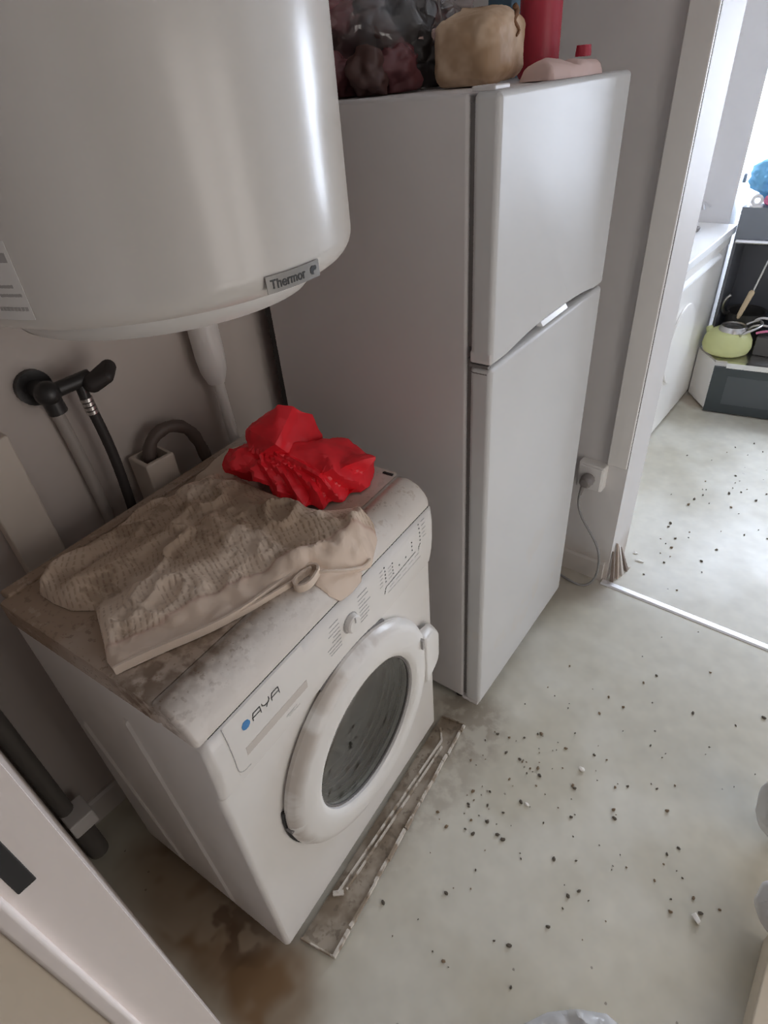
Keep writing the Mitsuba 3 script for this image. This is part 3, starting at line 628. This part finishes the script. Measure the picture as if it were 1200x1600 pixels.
# scooped grip along the lower edge of the freezer door
th = np.linspace(0, math.pi, 40)
arch = [(.002, .014 + (FW-.020)*t, .982 + .024*math.sin(math.pi*t)**.8) for t in np.linspace(0, 1, 40)]
deep = [(-.026, .05 + (FW-.09)*t, .972 + .006*math.sin(math.pi*t)) for t in np.linspace(0, 1, 20)] + [(.004, .014, .970), (.004, FW-.006, .970)]
fzm = man(fz) - man(hull(arch + [(x+.01, y, z) for x, y, z in arch] + deep))
add('fridge__freezer_door', F(unman(fzm)), 'mat_fridge', 30)
add('fridge__freezer_door__end_cap', F(hull(np.vstack([_S*.004 + [x, .004, z] for x in (-FT+.004, -.006) for z in (.990, 1.004)]))), 'mat_fridge_side', 30)
lo = rbox(-FT, 0, 0, FW, .040, .980, .009)
lens2 = sg.Polygon([(.03 + (FW-.06)*t, .99) for t in np.linspace(0, 1, 30)] + [(.03 + (FW-.06)*t, .975 - .006*math.sin(math.pi*t)) for t in np.linspace(1, 0, 30)])
lom = man(lo)
add('fridge__door', F(unman(lom)), 'mat_fridge', 30)
add('fridge__door__top_cap', F(cat(box(-FT-.0005, -.008, -.0006, .006, .9685, .9700), box(-FT-.0005, -.006, -.0008, .01, .9795, .9845))), 'mat_gasket')
hb = hull([(x, y, z) for y in (.203, .322) for x, z in ((-.002, .9885), (.0012, .9895), (-.004, .9975), (-.008, .998), (-.012, .988))])
add('fridge__handle_badge', F(hb), 'mat_worktop'); L('fridge__handle_badge', 'bright white strip in the grip')
add('fridge__hinge', F(cat(rbox(-FT-.006, -.012, .006, .05, FH-.0005, FH+.006, .002), rbox(-FT-.01, -.006, .002, .018, .030, .040, .002))), 'mat_fridge_side', 30)
add('fridge__gap_shade_slab', F(cat(box(-FT-.008-FB-.030, -FT-.008-FB+.001, .02, FW-.02, .10, 1.31), *[box(-FT-.008-FB-.033, -FT-.008-FB-.030, .02, FW-.02, z, z+.02) for z in np.arange(.14, 1.28, .05)])), 'mat_black_metal')  # black slatted slab added to darken the shaded gap behind the fridge
add('fridge__plinth', F(box(-FT-.45, -FT-.03, .02, FW-.02, .012, .036)), 'mat_dark')
for i, (x, y) in enumerate(((-.075, .035), (-.075, FW-.035), (-.49, .035), (-.49, FW-.035))):
    add(num('fridge__foot', i), F(cyl((x, y, 0), (x, y, .036), .014, 16)), 'mat_black_rubber', 30)
L('fridge', 'tall white two-door fridge freezer standing beside the washing machine', 'fridge')

# on the fridge
def lump(c, r, seed, amp=.3, sub=3, k=14):
    m = trimesh.creation.icosphere(sub, 1.0); v = m.vertices
    d = 1 + amp*(meshkit.fbm(v*1.6 + seed*3.7, 3, seed)-.5)*2
    m.vertices = v*d[:, None]*np.array(r) + np.array(c); return m
zt = FH
bl = folds(hull(np.vstack([_S*.022 + [x, y, z] for x in (-.185, -.115) for y, z in ((.172, zt+.0235), (.255, zt+.0235), (.168, zt+.070), (.215, zt+.078), (.252, zt+.068))])).vertices, (-.11, .225, zt+.10), .006, 2.5, 4)
bl.vertices[:, 2] = np.maximum(bl.vertices[:, 2], zt+.0012)
add('bread_loaf__crust', F(bl), 'mat_bread', 50)
cr = tube([(-.0925-.004*a*a-.012*max(0, a-.7), .224+.008*math.sin(a*9), zt+.060+.037*a) for a in np.linspace(0, 1, 12)], np.linspace(.0015, .0045, 12), 8)
add('bread_loaf__crack', F(cr), 'mat_bread_crack', True)
L('bread_loaf', 'tan wrapped loaf with a cracked crust on top of the fridge', 'bread')
# bag of dark things: lumps under a clear film
g = np.random.default_rng(11); k = 0
pos = []
for i in range(400):
    p = np.array([g.uniform(-.45, -.25), g.uniform(.06, .40), 0])
    lay_ = 0 if len(pos) < 12 else (1 if len(pos) < 22 else 2)
    p[2] = zt + .030 + .042*lay_
    if all(np.linalg.norm(p-q) > .052 for q in pos): pos.append(p)
    if len(pos) >= 27: break
lumpsets = []
for i, p in enumerate(pos):
    lumpsets.append(lump(p, (.036*g.uniform(.8, 1.2), .038*g.uniform(.8, 1.3), .034), 20+i, .6, 3))
for i, m in enumerate(lumpsets):
    m.vertices[:, 2] = np.maximum(m.vertices[:, 2], zt+.001)
    add(num('food_bag__content', i), F(m), 'mat_lump_%03d' % (i*5 % 6), True)
film = crumple(np.vstack([ell((-.345, .225, zt+.075), (.125, .20, .095), 80, 9)]), 2, .020, 26, 6)
film.vertices[:, 2] = np.maximum(film.vertices[:, 2], zt+.0008)
add('food_bag__film', F(film), 'mat_film', 40)
pz = hull([(-.228, .15, zt+.068), (-.228, .23, zt+.085), (-.225, .225, zt+.064), (-.245, .19, zt+.077)])
add('food_bag__pale_triangle', F(pz), 'mat_pink')  # small pale triangle at the front of the bag
L('food_bag', 'clear bag of dark brown and red lumps on the fridge beside the heater', 'bag')
add('red_bottle__body', F(lathe([(0, zt+.0005), (.033, zt+.0005), (.036, zt+.006), (.036, zt+.20), (.030, zt+.225), (.014, zt+.235), (0, zt+.235)], 32, (-.13, .390, 0))), 'mat_red_plastic', 40)
add('red_bottle__cap', F(lathe([(0, zt+.235), (.014, zt+.235), (.014, zt+.26), (0, zt+.26)], 24, (-.13, .390, 0))), 'mat_print', 40)
L('red_bottle', 'dark red bottle standing on the fridge behind a pale pink packet', 'bottle')
add('teal_carton', F(rbox(-.262, -.212, .440, .510, zt+.0005, zt+.19, .004)), 'mat_teal', 30)
L('teal_carton', 'dull blue-green carton standing on the fridge between loaf and red bottle', 'carton')
pk = sheet([(-.080, .215), (-.02, .205), (-.010, .30), (-.012, .40), (-.04, .425), (-.085, .40), (-.088, .28)], lambda x, y: 0*x + zt, .018, .006, lambda x, y: .016*(meshkit.fbm(np.c_[x*25, y*25, 0*x], 3, 2)-.3) + bumpf(x, y, -.05, .25, .02, .035, 0, .008) - bumpf(x, y, -.05, .305, .04, .012, 0, .010))
add('pink_packet', F(pk), 'mat_pink', True)
L('pink_packet', 'crumpled pale pink packet on the front edge of the fridge top', 'packet')
add('bottle_cap', F(lathe([(0, 0), (.013, 0), (.0135, .003), (.012, .016), (0, .016)], 24, (-.05, .398, zt+.026))), 'mat_red_plastic', 40)
L('bottle_cap', 'small red cap lying on the pale pink packet', 'cap')

# ------------------------------------------------------------------ partition: trunking, socket, plug, cable, broken trim
add('cable_trunking__base', rbox(.036, XS-.001, YS-.014, YS+.001, .442, ZC, .002), 'mat_trunking', 30)
add('cable_trunking__cover', rbox(.033, XS+.001, YS-.022, YS-.012, .444, ZC, .003), 'mat_trunking', 30)
add('cable_trunking__joint', box(XS-.0012, XS+.0018, YS-.012, YS-.009, .444, ZC), 'mat_grey_plastic')
L('cable_trunking', 'pale vertical cable trunking on the corner of the wall stub', 'trunking')
add('wall_socket__box', rbox(-.045, .034, YS-.036, YS+.001, .352, .437, .005), 'mat_trunking', 30)
add('wall_socket__plate', rbox(-.041, .030, YS-.041, YS-.035, .356, .433, .003), 'mat_white_plastic', 30)
L('wall_socket', 'surface-mounted white wall socket at the foot of the cable trunking', 'socket')
sx, sy, sz = -.006, YS-.041, .393
pv = [(0, 0), (.019, 0), (.020, .010), (.018, .026), (.012, .032), (0, .034)]
pm = lathe(pv, 28); pm.apply_transform(trimesh.transformations.rotation_matrix(math.pi/2, [1, 0, 0])); pm.apply_translation([sx, sy, sz])
cab = smoothpath([(sx-.004, sy-.024, sz-.01), (sx-.010, sy-.028, .34), (-.006, sy-.010, .26), (.030, sy+.005, .19), (.058, sy+.008, .135), (.068, sy+.004, .08), (.062, sy-.008, .025), (.045, sy-.022, .0055), (.010, sy-.030, .0045), (-.04, sy-.020, .0045), (-.10, sy-.010, .0045), (-.2, sy-.005, .0045)], 80)
add('power_cable__plug', pm, 'mat_grey_plastic', 30)
add('power_cable__plug__neck', cyl((sx-.003, sy-.022, sz+.004), (sx-.009, sy-.027, sz-.045), .0085, 14, .0045), 'mat_grey_plastic', 30)
add('power_cable__cord', tube(cab, .0038, 10), 'mat_cable', 30)
L('power_cable', 'thin grey power cable hanging from the wall socket to the floor', 'cable')
for i, (y, w, lean, h, m) in enumerate(((YS+.004, .012, .006, .120, 'mat_trim_dark'), (YS+.026, .014, .010, .135, 'mat_trim'), (YS+.050, .016, .008, .11, 'mat_skirting'), (YS+.078, .014, .004, .09, 'mat_trim_dark'))):
    q = hull([(XS+.012+.006*i, y, .0005), (XS+.024+.006*i, y, .0005), (XS+.012+.006*i, y+w, .0005), (XS+.024+.006*i, y+w, .0005), (XS+.0015, y+lean, h), (XS+.006, y+lean, h), (XS+.0015, y+w+lean, h-.012), (XS+.006, y+w+lean, h-.012)])
    add(num('trim_strip', i), q, m)
    L(num('trim_strip', i), ['dark grey broken trim strip, the one nearest the metal threshold', 'tallest broken trim strip leaning on the end of the wall stub', 'palest broken trim strip leaning on the end of the wall stub', 'shortest broken trim strip, farthest from the metal threshold'][i], 'trim strip', None)
for i, (x, y, r, s) in enumerate(((XS+.055, YS+.155, .013, 3), (XS+.028, YS+.185, .009, 5), (XS+.04, YS+.10, .007, 8))):
    m = hull(np.random.default_rng(s).uniform(-1, 1, (9, 3))*np.array([r*1.3, r*.8, .003]) + [x, y, 0]); m.vertices[:, 2] -= m.vertices[:, 2].min() - .0002
    add(num('plaster_flake', i), m, 'mat_plaster'); L(num('plaster_flake', i), ['largest white plaster flake on the kitchen floor by the wall stub', 'white plaster flake farthest from the threshold by the wall stub', 'smallest white plaster flake beside the broken trim strips'][i], 'plaster flake')
th0, th1 = np.array([.090, YS+.001]), np.array([1.285, YS-.003])
tp = [(-.014, .0005), (.012, .0005), (.012, .002), (.008, .0052), (-.008, .0052), (-.014, .002)]
add('threshold_strip', prism([(YS-.012+a, b) for a, b in tp], 'x', XS-.008, XR-.002), 'mat_aluminium')
L('threshold_strip', 'bright aluminium threshold strip across the floor between hallway and kitchen', 'threshold strip')

# ------------------------------------------------------------------ kitchen
KX, KY0, KY1 = -.112, YE+.002, 2.985
add('kitchen_unit__carcass', box(XL+.005, KX-.018, KY0, KY1, .03, .715), 'mat_kitchen_white')
add('kitchen_unit__front_panel', rbox(KX-.018, KX, KY0+.004, KY1-.006, .012, .668, .004), 'mat_kitchen_white', 30)
arc = smoothpath([(KX, 2.47 + .165*math.cos(a), .39 + .165*math.sin(a)) for a in np.linspace(0, 2*math.pi, 40)], 64)
add('kitchen_unit__round_door', lathe([(0, -.006), (.158, -.006), (.165, .004), (.163, .009), (.12, .012), (0, .012)], 64, (KX, 2.47, .39), 'x'), 'mat_kitchen_white', 30)
add('kitchen_unit__drawer_front', rbox(KX-.018, KX+.002, KY0+.004, KY1-.006, .672, .718, .004), 'mat_kitchen_white', 30)
add('kitchen_unit__rail_handle', hull([(KX-.004, y, z) for y in (2.05, 2.82) for z in (.655, .676)] + [(KX+.016, y, .655) for y in (2.05, 2.82)] + [(KX+.014, y, .662) for y in (2.05, 2.82)]), 'mat_worktop'); L('kitchen_unit__rail_handle', 'bright horizontal rail handle')
L('kitchen_unit', 'white kitchen base unit with a rail handle behind the wall stub', 'kitchen unit')
add('worktop', rbox(XL+.003, KX+.012, KY0, KY1+.004, .718, .752, .005), 'mat_worktop', 30)
L('worktop', 'glossy white worktop on the kitchen base unit', 'worktop')
add('sponge', lump((-.226, 2.80, .764), (.022, .03, .0115), 6, .2, 2), 'mat_grey_plastic', True); L('sponge', 'small dark sponge lying on the white kitchen worktop', 'sponge')
add('wall_tap__spout', tube(smoothpath([(-.25, 2.996, .825), (-.25, 2.95, .835), (-.243, 2.93, .83), (-.235, 2.92, .815)], 16), .007, 12), 'mat_chrome', 30)
add('wall_tap__lever', tube([(-.25, 2.965, .836), (-.215, 2.95, .822)], .005, 10), 'mat_chrome', 30)
L('wall_tap', 'small shiny tap on the kitchen wall above the worktop', 'tap')
add('wall_switch', rbox(-.222, -.198, YK-.012, YK+.0, .885, .925, .002) if False else rbox(-.126-.012, -.126, 3.06, 3.085, .90, .935, .002), 'mat_grey_plastic', 30)
L('wall_switch', 'tiny grey switch on the kitchen wall corner near the blue bag', 'switch')
# microwave oven on the floor, its pale left side splayed back
foot = np.array([(.002, 2.728), (.40, 2.801), (.345, 3.16), (-.10, 3.10), (-.105, 2.862)])
add('microwave_oven__case', prism(foot, 'z', .012, .236), 'mat_kitchen_white')
def ftr(t): return foot[0] + (foot[1]-foot[0])*t
fd = (foot[1]-foot[0])/np.linalg.norm(foot[1]-foot[0]); fn = np.array([fd[1], -fd[0]])
def fpanel(t0, t1, z0, z1, d0, d1):
    a, b = ftr(t0), ftr(t1); return hull([(*(q+fn*d), z) for q in (a, b) for d in (d0, d1) for z in (z0, z1)])
add('microwave_oven__door', fpanel(.004, .996, .006, .222, -.002, .016), 'mat_oven_door')
add('microwave_oven__door__window', fpanel(.16, .80, .05, .185, .0155, .0172), 'mat_oven_window')
add('microwave_oven__top_trim', fpanel(.12, 1.0, .2225, .246, -.002, .018), 'mat_chrome')
add('microwave_oven__top_plate', prism(foot + np.array([(.002, .002), (-.004, .004), (-.004, -.004), (.004, -.004), (.004, 0)]), 'z', .236, .246), 'mat_steel')
for i, q in enumerate(foot[[0, 1, 2, 3]]):
    c = foot.mean(0); w_ = q + (c-q)*.18
    add(num('microwave_oven__foot', i), cyl((*w_, 0), (*w_, .0125), .012, 12), 'mat_black_rubber')
L('microwave_oven', 'microwave oven with dark glass door and pale side on the kitchen floor', 'microwave')
# green kettle
kx_, ky_, kz_ = .008, 2.845, .2462
add('kettle__body', lathe([(0, 0), (.075, 0), (.094, .012), (.102, .035), (.098, .065), (.082, .092), (.060, .106), (0, .106)], 48, (kx_, ky_, kz_)), 'mat_lime', 40)
add('kettle__neck', lathe([(.060, .104), (.056, .118), (.050, .126), (.044, .122), (.044, .10)], 40, (kx_+.01, ky_, kz_)), 'mat_steel', 40)
add('kettle__lid', lathe([(0, .120), (.040, .116), (.040, .112), (0, .112)], 32, (kx_+.01, ky_, kz_)), 'mat_pan', 40)
add('kettle__handle', tube(smoothpath([(kx_+.050, ky_-.045, kz_+.095), (kx_+.085, ky_-.055, kz_+.128), (kx_+.115, ky_-.015, kz_+.142), (kx_+.105, ky_+.035, kz_+.145), (kx_+.050, ky_+.045, kz_+.12)], 30), .006, 10), 'mat_steel', 40)
add('kettle__spout', tube(smoothpath([(kx_-.060, ky_+.015, kz_+.05), (kx_-.084, ky_+.022, kz_+.078), (kx_-.094, ky_+.025, kz_+.098)], 10), np.linspace(.026, .013, 10), 14), 'mat_lime_pale', 40)
L('kettle', 'lime green kettle with steel ring handle on top of the microwave', 'kettle')
# rack with pans and utensils
rx0, rx1, ry0, ry1, rz0, rz1 = -.088, .20, 2.93, 3.14, .2462, .832
add('metal_rack__back_panel', box(rx0, rx1, ry1-.012, ry1, rz0, rz1), 'mat_rack_hazed')
add('metal_rack__side_panel', box(rx0, rx0+.012, ry0, ry1-.012, rz0, rz1), 'mat_rack_hazed')
add('metal_rack__side_panel_001', box(rx1-.012, rx1, ry0, ry1-.012, rz0, rz1), 'mat_rack_hazed')
add('metal_rack__top_shelf', box(rx0, rx1, ry0, ry1, rz1-.012, rz1), 'mat_rack_hazed')
add('metal_rack__front_apron', box(rx0, rx1, ry0-.004, ry0+.006, rz1-.13, rz1), 'mat_rack_glare')
add('metal_rack__rod', tube([(rx0+.01, ry0-.012, .700), (rx1, ry0-.012, .706)], .009, 12), 'mat_chrome', 30)
add('metal_rack__rod_001', tube([(.075, ry0-.005, .69), (.035, ry0-.015, .46)], .005, 10), 'mat_chrome', 30)
L('metal_rack', 'black metal rack, greyed by painted haze, with a chrome rod standing on the microwave', 'rack')
add('wooden_spoon', hull(np.vstack([_S*.010 + [.018, 2.90, .405], _S*.012 + [.040, 2.905, .50], _S*.007 + [.016, 2.90, .39]])), 'mat_wood', 40)
L('wooden_spoon', 'pale wooden spatula standing in the pan behind the kettle', 'spatula')
add('saucepan__bowl', lathe([(0, 0), (.070, 0), (.078, .01), (.080, .13), (.084, .135), (.076, .13), (.074, .012), (0, .008)], 40, (.02, 3.042, .2464)), 'mat_pan', 40)
add('saucepan__handle', tube(smoothpath([(-.050, 3.02, .368), (-.068, 2.96, .40), (-.064, 2.945, .44), (-.045, 2.945, .47)], 16), .008, 10), 'mat_steel', 40)
L('saucepan', 'dark saucepan with curved steel handle behind the lime green kettle', 'saucepan')
for i, pts in enumerate(([(.085, 2.90, .38), (.12, 2.89, .405), (.16, 2.89, .40), (.22, 2.90, .42)], [(.07, 2.88, .345), (.10, 2.87, .375), (.15, 2.87, .378), (.21, 2.88, .36)], [(.11, 2.86, .345), (.15, 2.86, .36), (.20, 2.87, .355)])):
    add(num('utensil', i), tube(smoothpath(pts, 18), .0055, 10), ['mat_white_plastic', 'mat_steel', 'mat_pink_bag'][i], 40)
    L(num('utensil', i), ['thin white curved utensil right of the wooden spatula', 'thin steel curved utensil right of the kettle handle', 'thin pink utensil among the clutter right of the kettle'][i], 'utensil')
add('clutter_tray', rbox(.115, .30, 2.86, 2.925, .2464, .33, .006), 'mat_pan', 30); L('clutter_tray', 'dark tray holding thin utensils right of the lime green kettle', 'tray')
bb_ = crumple(ell((.045, 3.045, .925), (.165, .068, .095), 60, 4), 3, .018, 22, 4); bb_.vertices[:, 2] = np.maximum(bb_.vertices[:, 2], rz1+.0006)
add('blue_bag', bb_, 'mat_blue_bag_backlit', 40); L('blue_bag', 'blue plastic bag, colour lightened for backlight, on top of the metal rack', 'plastic bag')
pb_ = crumple(ell((.035, 2.945, .862), (.055, .020, .026), 40, 5), 3, .010, 30, 7); pb_.vertices[:, 2] = np.maximum(pb_.vertices[:, 2], rz1+.0006)
add('pink_bag', pb_, 'mat_pink_bag', 40); L('pink_bag', 'small pink bag in front of the blue bag on the rack', 'plastic bag')
rg_ = trimesh.creation.torus(.017, .006, 28, 12); rg_.apply_transform(trimesh.transformations.rotation_matrix(math.pi/2, [1, 0, .3])); rg_.apply_translation([-.040, 2.932, rz1+.026])
add('white_ring__loop', rg_, 'mat_worktop', 40); add('white_ring__base', rbox(-.060, -.015, 2.918, 2.950, rz1+.0005, rz1+.008, .003), 'mat_worktop', 30)
L('white_ring', 'small white looped clip on the left end of the metal rack', 'clip')

# ------------------------------------------------------------------ right edge and bottom edge things
add('beige_board', rbox(.722, 1.16, .13, .58, .001, .072, .004), 'mat_board_beige', 30)
L('beige_board', 'beige flat board on the floor under the white bags', 'board')
def wbag(c, r, seed):
    m = crumple(ell(c, r, 70, seed), 3, .010, 16, seed, False); return m
b1 = wbag((.748, .575, .150), (.084, .062, .074), 3); b1.vertices[:, 2] = np.maximum(b1.vertices[:, 2], .0730)
add('white_bag', b1, 'mat_bag_white', True); L('white_bag', 'rounded grey-white plastic bag on the beige board, the nearer one', 'plastic bag')
b2 = wbag((.712, .800, .11), (.085, .075, .109), 6); b2.vertices[:, 2] = np.maximum(b2.vertices[:, 2], .0010)
add('white_bag_001', b2, 'mat_bag_white', True); L('white_bag_001', 'rounded grey-white plastic bag on the floor behind the beige board', 'plastic bag')
cf = sheet([(.42, .185), (.445, .225), (.485, .262), (.53, .288), (.58, .285), (.615, .21), (.625, .11), (.54, .05), (.445, .07), (.415, .12)], lambda x, y: 0*x, .004, .006, lambda x, y: .05*(meshkit.fbm(np.c_[x*16, y*16, 0*x], 4, 5)-.25) + .02*np.maximum(0, 1-np.abs(meshkit.fbm(np.c_[x*14, y*14, 0*x], 3, 9)-.5)*8))
add('clear_bag', cf, 'mat_film_milky', 25); L('clear_bag', 'crumpled clear plastic bag on the floor at the bottom edge of the photo', 'plastic bag')

# ------------------------------------------------------------------ dirt on the floor
def crumbmesh(seed, r=1.0):
    m = trimesh.creation.icosphere(1, 1.0); v = m.vertices
    m.vertices = v*(.6 + .8*meshkit.noise(v*1.7 + seed*5.1, seed))[:, None]*np.array([1, .65, .5])*r; m.vertices[:, 2] -= m.vertices[:, 2].min(); return m
cps = [mikit.ply(crumbmesh(s), 'mat_crumb' if s % 3 else 'mat_crumb_brown') for s in range(6)]
g = np.random.default_rng(21); k = 0
blocked = [sg.Polygon([(-.05, -.1), (.10, -.08), (.06, .66), (-.1, .66)]), sg.box(.66, .05, 1.3, .85), sg.box(-.6, .62, -.0, 1.3), sg.box(.38, 0, .63, .30), sg.box(-.6, YS-.05, XS+.03, YE+.4), sg.box(0, YS-.035, 1.3, YS+.012)]
cl = [(.13, .50, .05, .13, 26, 'close to the dirty plinth panel'), (.24, .58, .10, .14, 50, 'on the open floor before the plinth panel and fridge'), (.36, .62, .14, .18, 40, 'on the open floor before the plinth panel and fridge'),
      (.16, .78, .06, .14, 16, 'beside the bottom of the fridge door'), (.45, 1.0, .16, .16, 20, 'on the hallway floor just before the metal threshold strip'), (.25, 1.9, .10, .16, 30, 'on the bright kitchen floor beyond the metal threshold strip'),
      (.22, 1.58, .06, .09, 10, 'on the kitchen floor near the broken trim strips'), (.30, 2.4, .12, .15, 8, 'on the kitchen floor in front of the microwave oven'), (.25, .22, .14, .10, 18, 'on the near floor at the bottom of the photo'), (.56, .58, .05, .08, 8, 'between the white pebble and the beige board')]
for cx, cyy, sx_, sy_, n, where in cl:
    for i in range(n):
        x, y = cx + g.normal()*sx_, cyy + g.normal()*sy_
        if where.startswith('on the bright') or where.startswith('on the kitchen'): y = max(y, YS+.06)
        elif where.startswith('on the hallway'): y = min(max(y, .86), YS-.06)
        if x < -.05 or any(b.contains(sg.Point(x, y)) for b in blocked): continue
        r = .0015 + .0040*g.random()**2.2 + (.0012 if cyy > 1.5 else 0)
        key = num('crumb', k); k += 1
        d = dict(cps[g.integers(6)]); d['to_world'] = T().translate([float(x), float(y), .0001]).rotate([0, 0, 1], float(g.uniform(0, 360))).scale([float(r)]*3)
        scene[key] = d
        L(key, 'small dark crumb of dirt ' + where, 'crumb', 'crumbs ' + where)
def wchip(key, x, y, r, s, label):
    m = crumbmesh(s, r); m.apply_translation([x, y, .0001]); add(key, m, 'mat_plaster'); L(key, label, 'plaster chip')
pm_ = hull(np.random.default_rng(4).uniform(-1, 1, (14, 3))*np.array([.0105, .012, .007]) + [.609, .534, 0]); pm_.vertices[:, 2] -= pm_.vertices[:, 2].min() - .0002
add('pebble', pm_, 'mat_plaster'); L('pebble', 'small white pebble alone on the floor near the beige board', 'pebble')
wchip('plaster_chip', .235, .545, .0055, 4, 'tiny white chip lying among the crumbs before the plinth panel')
wchip('plaster_chip_001', .30, .70, .0075, 7, 'thin white chip on the open floor before the fridge')
